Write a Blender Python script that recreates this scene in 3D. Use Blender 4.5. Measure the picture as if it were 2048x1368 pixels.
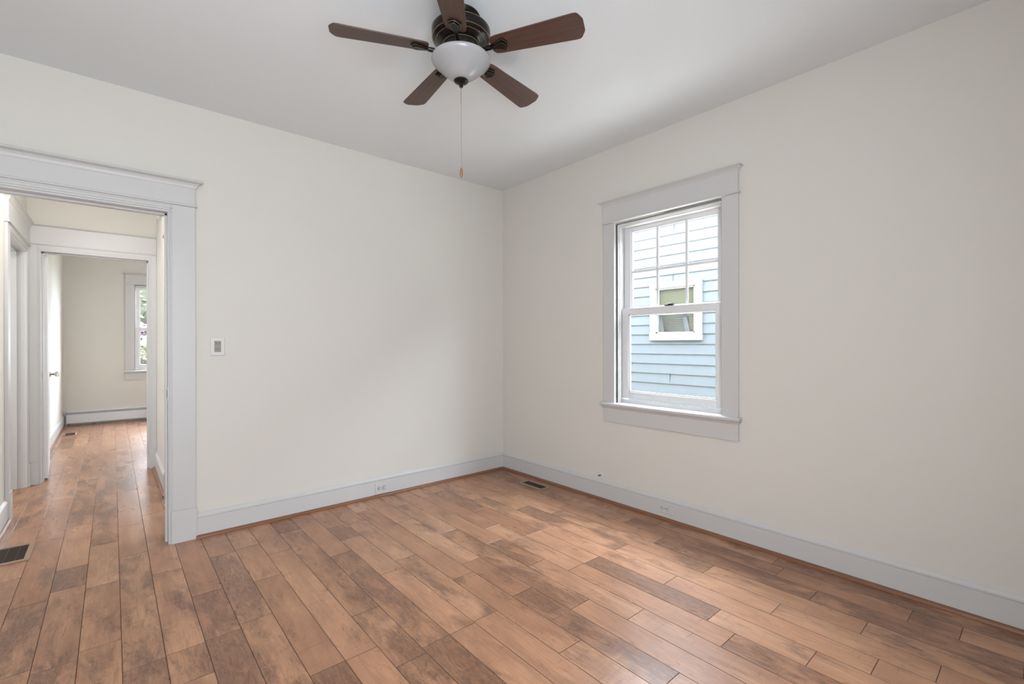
import bpy, bmesh, math, random
from mathutils import Vector, Matrix
for o in list(bpy.data.objects): bpy.data.objects.remove(o)
S = bpy.context.scene
COL = S.collection
PI = math.pi
# ------------------------------------------------------------------ camera
cd = bpy.data.cameras.new('camera'); cam = bpy.data.objects.new('camera', cd); COL.objects.link(cam)
cd.sensor_width = 36; cd.lens = 929.67/2048*36; cd.shift_y = 3.3/2048; cd.clip_start = .02; cd.clip_end = 200
yaw, pitch, roll = .7101, -.001, -.0016
cam.matrix_world = Matrix.Translation((-2.934, -3.5502, 1.2343)) @ Matrix.Rotation(-yaw, 4, 'Z') @ Matrix.Rotation(PI/2+pitch, 4, 'X') @ Matrix.Rotation(roll, 4, 'Z')
S.camera = cam
# ------------------------------------------------------------------ light
S.view_settings.view_transform = 'Standard'; S.view_settings.look = 'None'; S.view_settings.gamma = 1
S.view_settings.use_curve_mapping = False; S.view_settings.exposure = 0.0
w = bpy.data.worlds.new('sky'); S.world = w; w.use_nodes = True
bg = w.node_tree.nodes['Background']; bg.inputs[0].default_value = (.86, .95, 1.07, 1); bg.inputs[1].default_value = 60
RW1, RW2 = -3.05, -1.30   # x of the two windows behind the camera
def lamp(name, kind, loc, energy, color=(1, 1, 1), d=None, size=None, portal=False):
    l = bpy.data.lights.new(name, kind); o = bpy.data.objects.new(name, l); COL.objects.link(o)
    o.location = loc; l.energy = energy; l.color = color
    if d is not None: o.rotation_euler = Vector(d).to_track_quat('-Z', 'Y').to_euler()
    if kind == 'AREA':
        l.shape = 'RECTANGLE'; l.size, l.size_y = size
        if portal: l.cycles.is_portal = True
    elif kind == 'SUN': l.angle = .02
    return o
lamp('sun', 'SUN', (0, 0, 8), 50.0, (1, .95, .87), (.12, .35, -1.2))
FILL = (.915, .975, 1.055)   # colour of the added area lamps in front of opaque shades
# the sky reaches the rooms through their windows: portals in the openings guide it
lamp('portal_right', 'AREA', (.14, -1.774, 1.45), 1, d=(-1, 0, 0), size=(.80, 1.34), portal=True)
lamp('fill_rear_west', 'AREA', (RW1, -4.085, 1.42), 88, FILL, (0, 1, 0), (1.30, 1.5))  # added area lamp before the opaque shade, brightens the main room
lamp('portal_far', 'AREA', (-2.25, 6.34, 1.5), 1, d=(0, -1, 0), size=(.82, 1.36), portal=True)
lamp('portal_far_second', 'AREA', (-.95, 6.34, 1.5), 1, d=(0, -1, 0), size=(.82, 1.36), portal=True)
lamp('fill_far_side', 'AREA', (-.215, 4.3, 1.5), 10, FILL, (-1, 0, 0), (1.6, 1.3))  # added area lamp by the side window, fills the far room
lamp('daylight_side_left', 'AREA', (-5.05, 1.6, 1.5), 34, (.95, .98, 1), (1, 0, 0), (.8, 1.2))
lamp('daylight_side_right', 'AREA', (-.75, .9, 1.5), 34, (.95, .98, 1), (-1, 0, 0), (.8, 1.2))

# ------------------------------------------------------------------ materials
def mat(name, col, rough=.5, metal=0, spec=None, bump=None, var=None, **kw):
    m = bpy.data.materials.new(name); m.use_nodes = True; nt = m.node_tree; b = nt.nodes['Principled BSDF']
    b.inputs['Base Color'].default_value = (*col, 1); b.inputs['Roughness'].default_value = rough; b.inputs['Metallic'].default_value = metal
    if spec is not None: b.inputs['Specular IOR Level'].default_value = spec
    for k, v in kw.items(): b.inputs[k.replace('_', ' ')].default_value = v
    tc = nt.nodes.new('ShaderNodeTexCoord')
    n = nt.nodes.new('ShaderNodeTexNoise'); nt.links.new(tc.outputs['Object'], n.inputs['Vector'])
    sc, st = bump or (40, .02); n.inputs['Scale'].default_value = sc; n.inputs['Detail'].default_value = 4
    bp = nt.nodes.new('ShaderNodeBump'); bp.inputs['Strength'].default_value = st; bp.inputs['Distance'].default_value = .002
    nt.links.new(n.outputs[0], bp.inputs['Height']); nt.links.new(bp.outputs[0], b.inputs['Normal'])
    if var:
        c2, scale = var
        n2 = nt.nodes.new('ShaderNodeTexNoise'); n2.inputs['Scale'].default_value = scale; n2.inputs['Detail'].default_value = 5
        nt.links.new(tc.outputs['Object'], n2.inputs['Vector'])
        mx = nt.nodes.new('ShaderNodeMix'); mx.data_type = 'RGBA'
        mx.inputs['A'].default_value = (*col, 1); mx.inputs['B'].default_value = (*c2, 1)
        nt.links.new(n2.outputs[0], mx.inputs['Factor']); nt.links.new(mx.outputs['Result'], b.inputs['Base Color'])
    return m
M = {}
M['wall'] = mat('wall_paint', (.660, .640, .590), .75, spec=.25, bump=(220, .06), var=((.670, .650, .602), 3))
M['ceiling'] = mat('ceiling_paint', (.755, .785, .80), .85, spec=.2, bump=(180, .05))
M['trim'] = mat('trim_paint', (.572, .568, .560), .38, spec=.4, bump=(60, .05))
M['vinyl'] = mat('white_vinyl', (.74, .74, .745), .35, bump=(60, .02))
M['door'] = mat('door_paint', (.74, .74, .745), .4)
M['siding_y'] = mat('yellow_siding', (.62, .60, .42), .6)
M['siding'] = mat('blue_siding', (.0325, .0375, .0400), .6, bump=(90, .15), var=((.0305, .0355, .0382), 4), spec=.2)
M['ext_trim'] = mat('exterior_trim', (.09, .09, .09), .5)
M['bronze'] = mat('dark_bronze', (.016, .013, .011), .28, .6, bump=(80, .05))
M['gold'] = mat('rubbed_edge', (.30, .225, .14), .35, .7)
M['brass'] = mat('aged_brass', (.25, .18, .10), .4, .8)
M['chain'] = mat('chain_brass', (.36, .31, .22), .4, .7)
M['knobwood'] = mat('honey_wood', (.27, .125, .035), .35)
M['plate'] = mat('plate_plastic', (.66, .65, .62), .35)
M['plate_w'] = mat('outlet_plastic', (.575, .575, .575), .3)
M['device'] = mat('taupe_device', (.28, .26, .21), .45)
M['device_light'] = mat('pale_taupe', (.36, .335, .285), .45)
M['slot'] = mat('dark_slot', (.02, .02, .018), .6)
M['vent_slat'] = mat('vent_brown', (.075, .05, .035), .4, .3)
M['vent_frame'] = mat('vent_frame_brown', (.33, .225, .155), .4)
M['dark'] = mat('dark_void', (.02, .018, .015), .8)
M['heater'] = mat('heater_enamel', (.72, .725, .74), .35)
M['blind_reflection'] = mat('cream_blind_reflection', (.085, .082, .052), .6)
M['room_dark'] = mat('dark_interior', (.03, .03, .029), .8)
M['curtain'] = mat('curtain_cloth', (.024, .025, .025), .8)
M['grass'] = mat('grass', (.03, .045, .014), .9, var=((.04, .055, .02), 20))
M['bark'] = mat('bark', (.05, .035, .025), .9, bump=(30, .6))
M['latch'] = mat('latch_grey', (.012, .011, .010), .5, .0)
M['steel'] = mat('steel', (.35, .34, .32), .35, .9)
def leafmat(name, c, c2):
    m = mat(name, c, .6, var=(c2, 3)); b = m.node_tree.nodes['Principled BSDF']
    b.inputs['Transmission Weight'].default_value = 0
    return m
M['leaf'] = leafmat('leaf_green', (.030, .034, .003), (.010, .014, .002))
M['leaf_y'] = leafmat('leaf_yellow', (.040, .038, .008), (.017, .018, .004))
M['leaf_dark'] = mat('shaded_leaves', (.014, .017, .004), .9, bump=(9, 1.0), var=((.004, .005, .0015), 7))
M['flower'] = leafmat('pink_flower', (.06, .02, .035), (.05, .025, .045))
# clear window glass: thin, sheds a little mirror reflection, lets light straight through
def glassmat():
    m = bpy.data.materials.new('window_glass'); m.use_nodes = True; nt = m.node_tree; nt.nodes.remove(nt.nodes['Principled BSDF'])
    t = nt.nodes.new('ShaderNodeBsdfTransparent'); t.inputs[0].default_value = (.97, .98, .975, 1)
    g = nt.nodes.new('ShaderNodeBsdfGlossy'); g.inputs['Roughness'].default_value = .02
    lw = nt.nodes.new('ShaderNodeLayerWeight'); lw.inputs[0].default_value = .5
    pw = nt.nodes.new('ShaderNodeMath'); pw.operation = 'POWER'; nt.links.new(lw.outputs['Facing'], pw.inputs[0]); pw.inputs[1].default_value = 5
    f = nt.nodes.new('ShaderNodeMath'); f.operation = 'MULTIPLY_ADD'; nt.links.new(pw.outputs[0], f.inputs[0]); f.inputs[1].default_value = .8; f.inputs[2].default_value = .022
    mx = nt.nodes.new('ShaderNodeMixShader'); nt.links.new(f.outputs[0], mx.inputs[0]); nt.links.new(t.outputs[0], mx.inputs[1]); nt.links.new(g.outputs[0], mx.inputs[2])
    nt.links.new(mx.outputs[0], nt.nodes['Material Output'].inputs[0]); return m
M['glass'] = glassmat()
M['crystal'] = mat('crystal', (.9, .92, .92), .05, Transmission_Weight=.85)
def bowlmat():
    m = mat('alabaster_glass', (.38, .38, .385), .22, bump=(20, .02), var=((.335, .335, .34), 9)); b = m.node_tree.nodes['Principled BSDF']
    b.inputs['Subsurface Weight'].default_value = .3; b.inputs['Subsurface Radius'].default_value = (.02, .02, .02); return m
M['bowl'] = bowlmat()
def N(nt, t, **kw):
    n = nt.nodes.new(t)
    for k, v in kw.items(): setattr(n, k, v)
    return n
def math_(nt, op, a, b=None, clamp=False):
    n = N(nt, 'ShaderNodeMath', operation=op, use_clamp=clamp)
    for i, x in enumerate((a, b)):
        if x is None: continue
        if isinstance(x, (int, float)): n.inputs[i].default_value = x
        else: nt.links.new(x, n.inputs[i])
    return n.outputs[0]
def ramp(nt, fac, stops):
    r = N(nt, 'ShaderNodeValToRGB'); nt.links.new(fac, r.inputs[0]); e = r.color_ramp.elements
    while len(e) < len(stops): e.new(.5)
    for el, (p_, c) in zip(e, stops): el.position = p_; el.color = (*c, 1) if len(c) == 3 else c
    return r.outputs[0]
def noise(nt, vec, scale, detail=4, rough=.55, dist=0.):
    n = N(nt, 'ShaderNodeTexNoise'); nt.links.new(vec, n.inputs['Vector'])
    n.inputs['Scale'].default_value = scale; n.inputs['Detail'].default_value = detail; n.inputs['Roughness'].default_value = rough; n.inputs['Distortion'].default_value = dist
    return n.outputs[0]
def mixc(nt, f, a, b, mode='MIX'):
    m = N(nt, 'ShaderNodeMix', data_type='RGBA', blend_type=mode)
    for k, x in (('Factor', f), ('A', a), ('B', b)):
        if isinstance(x, (int, float)): m.inputs[k].default_value = x
        elif isinstance(x, tuple): m.inputs[k].default_value = (*x, 1)
        else: nt.links.new(x, m.inputs[k])
    return m.outputs['Result']
def scaled(nt, vec, s, off=None):
    mp = N(nt, 'ShaderNodeMapping'); nt.links.new(vec, mp.inputs['Vector']); mp.inputs['Scale'].default_value = s
    if off is not None: nt.links.new(off, mp.inputs['Location'])
    return mp.outputs[0]
def floormat():
    m = bpy.data.materials.new('maple_planks'); m.use_nodes = True; nt = m.node_tree; b = nt.nodes['Principled BSDF']
    tc = N(nt, 'ShaderNodeTexCoord'); P = tc.outputs['Object']
    tone = N(nt, 'ShaderNodeAttribute', attribute_name='tone').outputs['Fac']
    seed = N(nt, 'ShaderNodeAttribute', attribute_name='seed').outputs['Fac']
    dark = N(nt, 'ShaderNodeAttribute', attribute_name='dark').outputs['Fac']
    edge = N(nt, 'ShaderNodeAttribute', attribute_name='edge').outputs['Fac']
    cx = N(nt, 'ShaderNodeCombineXYZ'); nt.links.new(math_(nt, 'MULTIPLY', seed, 37.), cx.inputs[0]); nt.links.new(math_(nt, 'MULTIPLY', seed, 91.), cx.inputs[1]); nt.links.new(math_(nt, 'MULTIPLY', seed, 17.), cx.inputs[2])
    off = cx.outputs[0]
    grain = noise(nt, scaled(nt, P, (60, 2.6, 1), off), 1.0, 6, .65, .6)
    fine = noise(nt, scaled(nt, P, (300, 12, 1), off), 1.0, 3, .6)
    figure = noise(nt, scaled(nt, P, (9, 2.2, 1), off), 1.0, 6, .6, 1.0)
    blotch = noise(nt, scaled(nt, P, (10, 3.4, 1), off), 1.0, 8, .72, .5)
    vein = noise(nt, scaled(nt, P, (26, 7, 1), off), 1.0, 6, .65, 1.6)
    veinr = ramp(nt, math_(nt, 'ABSOLUTE', math_(nt, 'SUBTRACT', vein, .5)), [(0, (1, 1, 1)), (.07, (0, 0, 0))])
    speck = noise(nt, scaled(nt, P, (110, 22, 1), off), 1.0, 5, .7, .6)
    cross = noise(nt, scaled(nt, P, (7, 75, 1), off), 1.0, 3, .55, .5)
    base = ramp(nt, tone, [(0, (.365, .172, .088)), (.35, (.470, .242, .132)), (.65, (.535, .288, .162)), (1, (.615, .355, .212))])
    hue = noise(nt, scaled(nt, P, (1.5, 1.0, 1), off), 1.0, 2, .5)
    base = mixc(nt, math_(nt, 'MULTIPLY', hue, .5), base, (.50, .255, .142))
    cloud = noise(nt, scaled(nt, P, (5, 2.4, 1), off), 1.0, 4, .55, .6)
    c = mixc(nt, math_(nt, 'MULTIPLY', ramp(nt, cloud, [(.40, (0, 0, 0)), (.72, (1, 1, 1))]), .60), base, (.27, .120, .066))
    c = mixc(nt, math_(nt, 'MULTIPLY', ramp(nt, figure, [(.46, (0, 0, 0)), (.66, (1, 1, 1))]), .40), c, (.235, .110, .064))
    c = mixc(nt, math_(nt, 'MULTIPLY', ramp(nt, grain, [(.36, (1, 1, 1)), (.58, (0, 0, 0))]), .30), c, (.22, .100, .058))
    c = mixc(nt, math_(nt, 'MULTIPLY', ramp(nt, fine, [(.3, (1, 1, 1)), (.6, (0, 0, 0))]), .38), c, (.20, .095, .058))
    # short tool marks across the boards
    cm = math_(nt, 'MULTIPLY', ramp(nt, cross, [(.60, (0, 0, 0)), (.70, (1, 1, 1))]), ramp(nt, figure, [(.40, (0, 0, 0)), (.60, (1, 1, 1))]))
    c = mixc(nt, math_(nt, 'MULTIPLY', cm, .50), c, (.15, .070, .042))
    # mineral streaks and worn dark patches in some planks
    th = math_(nt, 'ADD', math_(nt, 'MULTIPLY', dark, .20), blotch)
    pm = ramp(nt, th, [(.555, (0, 0, 0)), (.68, (1, 1, 1))])
    sp = ramp(nt, speck, [(.40, (0, 0, 0)), (.60, (1, 1, 1))])
    pf = math_(nt, 'MULTIPLY', pm, math_(nt, 'ADD', math_(nt, 'MULTIPLY', sp, .26), math_(nt, 'ADD', math_(nt, 'MULTIPLY', veinr, .26), .30)))
    c = mixc(nt, pf, c, (.085, .040, .026))
    c = mixc(nt, math_(nt, 'MULTIPLY', edge, .80), c, (.07, .035, .02))
    nt.links.new(c, b.inputs['Base Color'])
    rr = math_(nt, 'ADD', math_(nt, 'MULTIPLY', figure, .14), .22)
    nt.links.new(rr, b.inputs['Roughness']); b.inputs['Specular IOR Level'].default_value = .50
    chat = noise(nt, scaled(nt, P, (4, 26, 1), off), 1.0, 3, .5, .8)
    h = math_(nt, 'ADD', math_(nt, 'MULTIPLY', chat, .8), math_(nt, 'ADD', math_(nt, 'MULTIPLY', grain, .15), math_(nt, 'MULTIPLY', cross, .30)))
    bp = N(nt, 'ShaderNodeBump'); bp.inputs['Strength'].default_value = .30; bp.inputs['Distance'].default_value = .0035
    nt.links.new(h, bp.inputs['Height']); nt.links.new(bp.outputs[0], b.inputs['Normal'])
    return m
M['floor'] = floormat()
def woodmat(name, a, b_, sc=(4, 60, 60), rough=.4):
    m = bpy.data.materials.new(name); m.use_nodes = True; nt = m.node_tree; b = nt.nodes['Principled BSDF']
    tc = N(nt, 'ShaderNodeTexCoord')
    g = noise(nt, scaled(nt, tc.outputs['Object'], sc), 1.0, 6, .65, .4)
    nt.links.new(ramp(nt, g, [(.3, a), (.68, b_)]), b.inputs['Base Color']); b.inputs['Roughness'].default_value = rough
    bp = N(nt, 'ShaderNodeBump'); bp.inputs['Strength'].default_value = .1; bp.inputs['Distance'].default_value = .001
    nt.links.new(g, bp.inputs['Height']); nt.links.new(bp.outputs[0], b.inputs['Normal']); return m
M['blade'] = woodmat('walnut_blade', (.046, .021, .0145), (.092, .043, .029), (3, 70, 70), .42)
M['qr_x'] = woodmat('stained_shoe_x', (.15, .062, .030), (.255, .112, .058), (3, 60, 60), .35)
M['qr_y'] = woodmat('stained_shoe_y', (.22, .095, .045), (.34, .16, .085), (60, 3, 60), .35)

# ------------------------------------------------------------------ helpers
class MB:
    def __init__(s): s.v = []; s.f = []
    def add(s, vs, fs):
        n = len(s.v); s.v += [tuple(v) for v in vs]; s.f += [tuple(i+n for i in f) for f in fs]; return s
    def box(s, x0, y0, z0, x1, y1, z1):
        x0, x1 = min(x0, x1), max(x0, x1); y0, y1 = min(y0, y1), max(y0, y1); z0, z1 = min(z0, z1), max(z0, z1)
        return s.add([(x0, y0, z0), (x1, y0, z0), (x1, y1, z0), (x0, y1, z0), (x0, y0, z1), (x1, y0, z1), (x1, y1, z1), (x0, y1, z1)],
                     [(0, 3, 2, 1), (4, 5, 6, 7), (0, 1, 5, 4), (1, 2, 6, 5), (2, 3, 7, 6), (3, 0, 4, 7)])
    def stack(s, x0, x1, yb, prof):
        """moulding with mitred returns: prof = [(projection, z)], grows out of the back plane yb towards -y"""
        vs = []
        for o, z, e in prof: vs += [(x0-e, yb, z), (x0-e, -o, z), (x1+e, -o, z), (x1+e, yb, z)]
        fs = [(0, 1, 2, 3)]
        k = len(prof)
        for i in range(k-1):
            a = 4*i; b = a+4
            for j in range(4):
                j2 = (j+1) % 4; fs.append((a+j, b+j, b+j2, a+j2))
        t = 4*(k-1); fs.append((t+3, t+2, t+1, t))
        return s.add(vs, fs)
    def extr(s, pts, a, b):
        """extrude polygon pts by the map a(u,v,0) -> a(u,v,1)"""
        n = len(pts); vs = [a(p) for p in pts]+[b(p) for p in pts]
        fs = [tuple(range(n))[::-1], tuple(range(n, 2*n))]+[(i, (i+1) % n, n+(i+1) % n, n+i) for i in range(n)]
        return s.add(vs, fs)
    def lathe(s, prof, n=48, c=(0, 0, 0), axis='z'):
        vs = []; fs = []
        def tr(r, h, a):
            x, y, z = r*math.cos(a), r*math.sin(a), h
            if axis == 'x': x, y, z = z, x, y
            if axis == 'y': x, y, z = x, z, y
            return (x+c[0], y+c[1], z+c[2])
        for r, h in prof:
            for i in range(n): vs.append(tr(max(r, 1e-5), h, 2*PI*i/n))
        for k in range(len(prof)-1):
            for i in range(n):
                j = (i+1) % n; fs.append((k*n+i, k*n+j, (k+1)*n+j, (k+1)*n+i))
        fs.append(tuple(range(n))[::-1]); fs.append(tuple((len(prof)-1)*n+i for i in range(n)))
        return s.add(vs, fs)
    def tube(s, pts, r, n=8):
        vs = []; fs = []; pts = [Vector(p) for p in pts]
        for k, p in enumerate(pts):
            d = (pts[min(k+1, len(pts)-1)]-pts[max(k-1, 0)]).normalized()
            a = d.orthogonal().normalized() if k == 0 else (a-d*a.dot(d)).normalized()
            b = d.cross(a); rr = r[k] if isinstance(r, (list, tuple)) else r
            for i in range(n): t = 2*PI*i/n; vs.append(p+(a*math.cos(t)+b*math.sin(t))*rr)
        for k in range(len(pts)-1):
            for i in range(n): j = (i+1) % n; fs.append((k*n+i, k*n+j, (k+1)*n+j, (k+1)*n+i))
        fs.append(tuple(range(n))[::-1]); fs.append(tuple((len(pts)-1)*n+i for i in range(n)))
        return s.add(vs, fs)
    def mesh(s, name, m, smooth=False):
        me = bpy.data.meshes.new(name); me.from_pydata(s.v, [], s.f)
        bm = bmesh.new(); bm.from_mesh(me); bmesh.ops.recalc_face_normals(bm, faces=bm.faces); bm.to_mesh(me); bm.free()
        me.materials.append(m)
        if smooth:
            for p in me.polygons: p.use_smooth = True
        return me
    def build(s, name, m, parent=None, bevel=0, smooth=False, loc=None, rot=None):
        o = bpy.data.objects.new(name, s.mesh(name, m, smooth)); COL.objects.link(o)
        if parent: o.parent = parent
        if loc: o.location = loc
        if rot: o.rotation_euler = rot
        if bevel:
            b = o.modifiers.new('bevel', 'BEVEL'); b.width = bevel; b.segments = 2; b.limit_method = 'ANGLE'; b.angle_limit = .6
        if smooth:
            e = o.modifiers.new('split', 'EDGE_SPLIT'); e.split_angle = .7
        return o
def tag(o, label, cat, group=None, kind=None):
    if label: o['label'] = label
    if cat: o['category'] = cat
    if group: o['group'] = group
    if kind: o['kind'] = kind
    return o
def empty(name, loc=(0, 0, 0), rz=0):
    o = bpy.data.objects.new(name, None); COL.objects.link(o); o.location = loc; o.rotation_euler = (0, 0, rz); o.empty_display_size = .1; return o
def struct(o, label=None, cat=None): return tag(o, label, cat, None, 'structure')

H = 2.74
# ------------------------------------------------------------------ floor planks (one continuous floor)
def build_floor():
    rnd = random.Random(11)
    W = .1317; X0 = -.01
    J = {1: [-3.297, -3.13, -2.591, -1.63], 2: [-2.789, -1.944], 3: [-2.326], 4: [-3.273, -2.712, -.952], 5: [-3.108, -2.253, -1.362, -.569],
         6: [-2.935, -2.548, -1.84, -1.352], 7: [-1.836], 8: [-2.313, -1.658, -1.281], 9: [-2.094, -.962], 10: [-1.834], 11: [-2.271, -1.508, -.246],
         12: [-1.877, -1.122], 13: [-.648, -.405], 14: [-1.884, -.826], 15: [-1.921, -1.486, -.282], 16: [-.564], 17: [-1.755, -.855], 18: [-1.22],
         19: [-1.258, -.817, 1.45], 20: [-1.494, -1.265, -.423, .721, 2.256, 5.623], 21: [-.039, .544], 22: [-.376, .261, 2.726],
         23: [-.31, -.026, .764, 3.422], 24: [-.394, .565, 3.956, 4.734], 25: [.916, 2.012, 2.556]}
    darks = {(17, -1.755): 2.4, (2, -1.944): .9, (6, -1.84): 1.2, (10, -1.834): .9, (14, -1.884): 1.5, (19, -1.258): 1.0, (13, -.405): .9, (8, -1.281): .6, (5, -.569): .5, (15, -1.486): .7, (18, -1.22): .55, (12, -1.122): .5, (9, -.962): .6}
    me = bpy.data.meshes.new('floor'); vs = []; fs = []; T = []; SD = []; DK = []; ED = []
    E_ = .0016; D = .0016
    for k in range(-1, 41):
        x1 = X0-k*W; x0 = x1-W
        js = sorted(J.get(k, []))
        lo, hi = -4.3, 6.35
        ys = list(js)
        if not ys: ys = [rnd.uniform(-1, 0)]
        y = ys[0]
        while y > lo: y -= rnd.uniform(.55, 1.25); ys.append(y)
        y = max(ys)
        while y < hi: y += rnd.uniform(.40, 1.2); ys.append(y)
        ys.sort(); full = [ys[0]]
        for a, b in zip(ys, ys[1:]):
            n = int((b-a)//1.45)
            for i in range(n): full.append(a+(b-a)*(i+1)/(n+1)+rnd.uniform(-.12, .12))
            full.append(b)
        for a, b in zip(full, full[1:]):
            a_, b_ = max(a, lo), min(b, hi)
            if b_-a_ < .01: continue
            tone = rnd.betavariate(2.2, 2); dk = rnd.random()**3*1.0
            for (kk, yy), d in darks.items():
                if kk == k and abs(yy-b) < .003: dk = d; tone = min(tone, .35) if d > .7 else tone
            sd = rnd.random()
            n = len(vs)
            vs += [(x0, a_, -D), (x1, a_, -D), (x1, b_, -D), (x0, b_, -D), (x0+E_, a_+E_, 0), (x1-E_, a_+E_, 0), (x1-E_, b_-E_, 0), (x0+E_, b_-E_, 0)]
            fs += [(n+4, n+5, n+6, n+7), (n, n+1, n+5, n+4), (n+1, n+2, n+6, n+5), (n+2, n+3, n+7, n+6), (n+3, n, n+4, n+7)]
            T += [tone]*5; SD += [sd]*5; DK += [dk]*5; ED += [0, 1, 1, 1, 1]
    # the slab under the planks
    n = len(vs); x0, x1, y0, y1 = -5.3, .15, -4.25, 6.35
    vs += [(x0, y0, -D), (x1, y0, -D), (x1, y1, -D), (x0, y1, -D), (x0, y0, -.12), (x1, y0, -.12), (x1, y1, -.12), (x0, y1, -.12)]
    fs += [(n+7, n+6, n+5, n+4), (n, n+4, n+5, n+1), (n+1, n+5, n+6, n+2), (n+2, n+6, n+7, n+3), (n+3, n+7, n+4, n)]
    T += [.5]*5; SD += [0]*5; DK += [0]*5; ED += [1]*5
    me.from_pydata(vs, [], fs)
    for nm, L in (('tone', T), ('seed', SD), ('dark', DK), ('edge', ED)):
        at = me.attributes.new(nm, 'FLOAT', 'FACE'); at.data.foreach_set('value', L)
    me.materials.append(M['floor'])
    o = bpy.data.objects.new('floor', me); COL.objects.link(o)
    return struct(o, 'hand-scraped maple plank floor with dark mottled boards', 'floor')
build_floor()

# ------------------------------------------------------------------ walls
def wall(name, boxes, label, m='wall'):
    b = MB()
    for q in boxes: b.box(*q)
    return struct(b.build(name, M[m]), label, 'wall')
WL = (-1.365, -2.182)   # wall_right window opening in y
OZ0, OZ1 = .775, 2.145
# wall_left (y 0..0.12) with the cased opening -3.48..-2.675
wall('wall_left', [(-4.0, 0, 0, -3.50, .12, H), (-3.50, 0, 2.065, -2.655, .12, H), (-2.655, 0, 0, 0, .12, H)], 'long cream wall with the cased opening')
wall('wall_right', [(0, .12, 0, .15, WL[0], H), (0, WL[0], 0, .15, WL[1], OZ0-.02), (0, WL[0], OZ1, .15, WL[1], H), (0, WL[1], 0, .15, -4.25, H)], 'cream wall with the double-hung window')
def holed(y0, y1, xs, za, zb, ya, yb, n=None):
    out = []; x = y0
    for a, b in xs: out += [(x, ya, 0, a, yb, H), (a, ya, 0, b, yb, za), (a, ya, zb, b, yb, H)]; x = b
    return out+[(x, ya, 0, y1, yb, H)]
wall('wall_rear', holed(-4.0, 0, [(RW1-.75, RW1+.75), (RW2-.75, RW2+.75)], .60, 2.22, -4.25, -4.1), 'cream wall behind the camera')
wall('wall_near', [(-4.15, -4.25, 0, -4.0, .12, H)], 'cream wall left of the camera')
# hall: x -3.5..-2.6, y .12..2.28
wall('wall_hall_left', [(-3.62, .12, 0, -3.5, 1.27, H), (-3.62, 1.27, 2.05, -3.5, 2.225, H), (-3.62, 2.225, 0, -3.5, 2.28, H)], 'left wall of the hall with a cased doorway')
wall('wall_hall_right', [(-2.6, .12, 0, -2.48, .24, H), (-2.6, .24, 2.05, -2.48, 1.0, H), (-2.6, 1.0, 0, -2.48, 2.28, H)], 'right wall of the hall with a cased doorway')
wall('wall_hall_end', [(-3.62, 2.28, 0, -3.435, 2.40, H), (-3.435, 2.28, 2.065, -2.64, 2.40, H), (-2.64, 2.28, 0, .0, 2.40, H)], 'cream wall at the end of the hall over the far doorway')
FY = 6.15
wall('wall_far', [(-3.65, FY, 0, -2.66, FY+.2, H), (-2.66, FY, 0, -1.84, FY+.2, .79), (-2.66, FY, 2.185, -1.84, FY+.2, H), (-1.84, FY, 0, -1.36, FY+.2, H), (-1.36, FY, 0, -.54, FY+.2, .79), (-1.36, FY, 2.185, -.54, FY+.2, H), (-.54, FY, 0, -.05, FY+.2, H)], 'cream end wall of the far room with a window')
wall('wall_far_left', [(-3.65, 2.40, 0, -3.5, FY, H)], 'cream left wall of the far room')
wall('wall_far_right', [(-.2, 2.40, 0, -.05, 3.4, H), (-.2, 3.4, 0, -.05, 5.2, .8), (-.2, 3.4, 2.18, -.05, 5.2, H), (-.2, 5.2, 0, -.05, FY, H)], 'cream right wall of the far room')
# side rooms off the hall (only light comes out of them)
wall('wall_side_left', [(-5.2, .12, 0, -3.62, .22, H), (-5.2, 2.95, 0, -3.65, 3.05, H), (-5.2, .22, 0, -5.1, 2.95, H), (-3.75, 2.40, 0, -3.65, 2.95, H)], 'cream walls of the room left of the hall')
wall('wall_side_right', [(-.7, .12, 0, -.6, 2.28, H)], 'cream wall of the room right of the hall')
b = MB(); b.box(-5.3, -4.25, H, .15, 6.35, H+.12); struct(b.build('ceiling', M['ceiling']), 'flat white ceiling', 'ceiling')
b = MB(); b.box(-4.6, -4.7, H+.13, .18, 6.8, H+.30); struct(b.build('trim_roof', M['ext_trim']), 'unseen roof slab with eaves shaped to steer daylight', 'roof')  # unseen; overhang shaped to block sun and admit sky

# ------------------------------------------------------------------ mouldings
BBH = .147
def baseboard(name, p0, p1, rz, label):
    """runs along local x from p0 to p1, wall face at y=0, room at -y"""
    L = (Vector(p1)-Vector(p0)).length
    o = MB()
    prof = [(0, 0), (-.016, 0), (-.016, .1265), (-.0115, .1285), (-.0115, .131), (-.0175, .1335), (-.0165, .141), (-.009, .152), (-.003, .158), (0, .160)]
    o.extr(prof, lambda q: (0, q[0], q[1]), lambda q: (L, q[0], q[1]))
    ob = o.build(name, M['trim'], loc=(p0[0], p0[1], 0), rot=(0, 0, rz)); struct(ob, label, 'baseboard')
    return ob
def shoe(n, p0, p1, rz, label):
    L = (Vector(p1)-Vector(p0)).length
    pr = [(-.016, .0005)]+[(-.016-.018*math.cos(t), .0005+.0195*math.sin(t)) for t in [i*PI/12 for i in range(7)]]
    o = MB(); o.extr(pr, lambda q: (0, q[0], q[1]), lambda q: (L, q[0], q[1]))
    ob = o.build('trim_%d' % n, M['qr_x'], loc=(p0[0], p0[1], 0), rot=(0, 0, rz)); struct(ob, label, 'shoe moulding')
    return ob
R_ = {'A': 0, 'B': -PI/2, 'rear': PI, 'near': PI/2}
baseboard('baseboard_left', (-2.536, 0), (0, 0), 0, 'white baseboard under the wall with the cased opening')
shoe(1, (-2.536, 0), (0, 0), 0, 'brown shoe moulding below the baseboard of the cased-opening wall')
baseboard('baseboard_right', (0, 0), (0, -4.1), -PI/2, 'white baseboard under the window wall')
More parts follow.
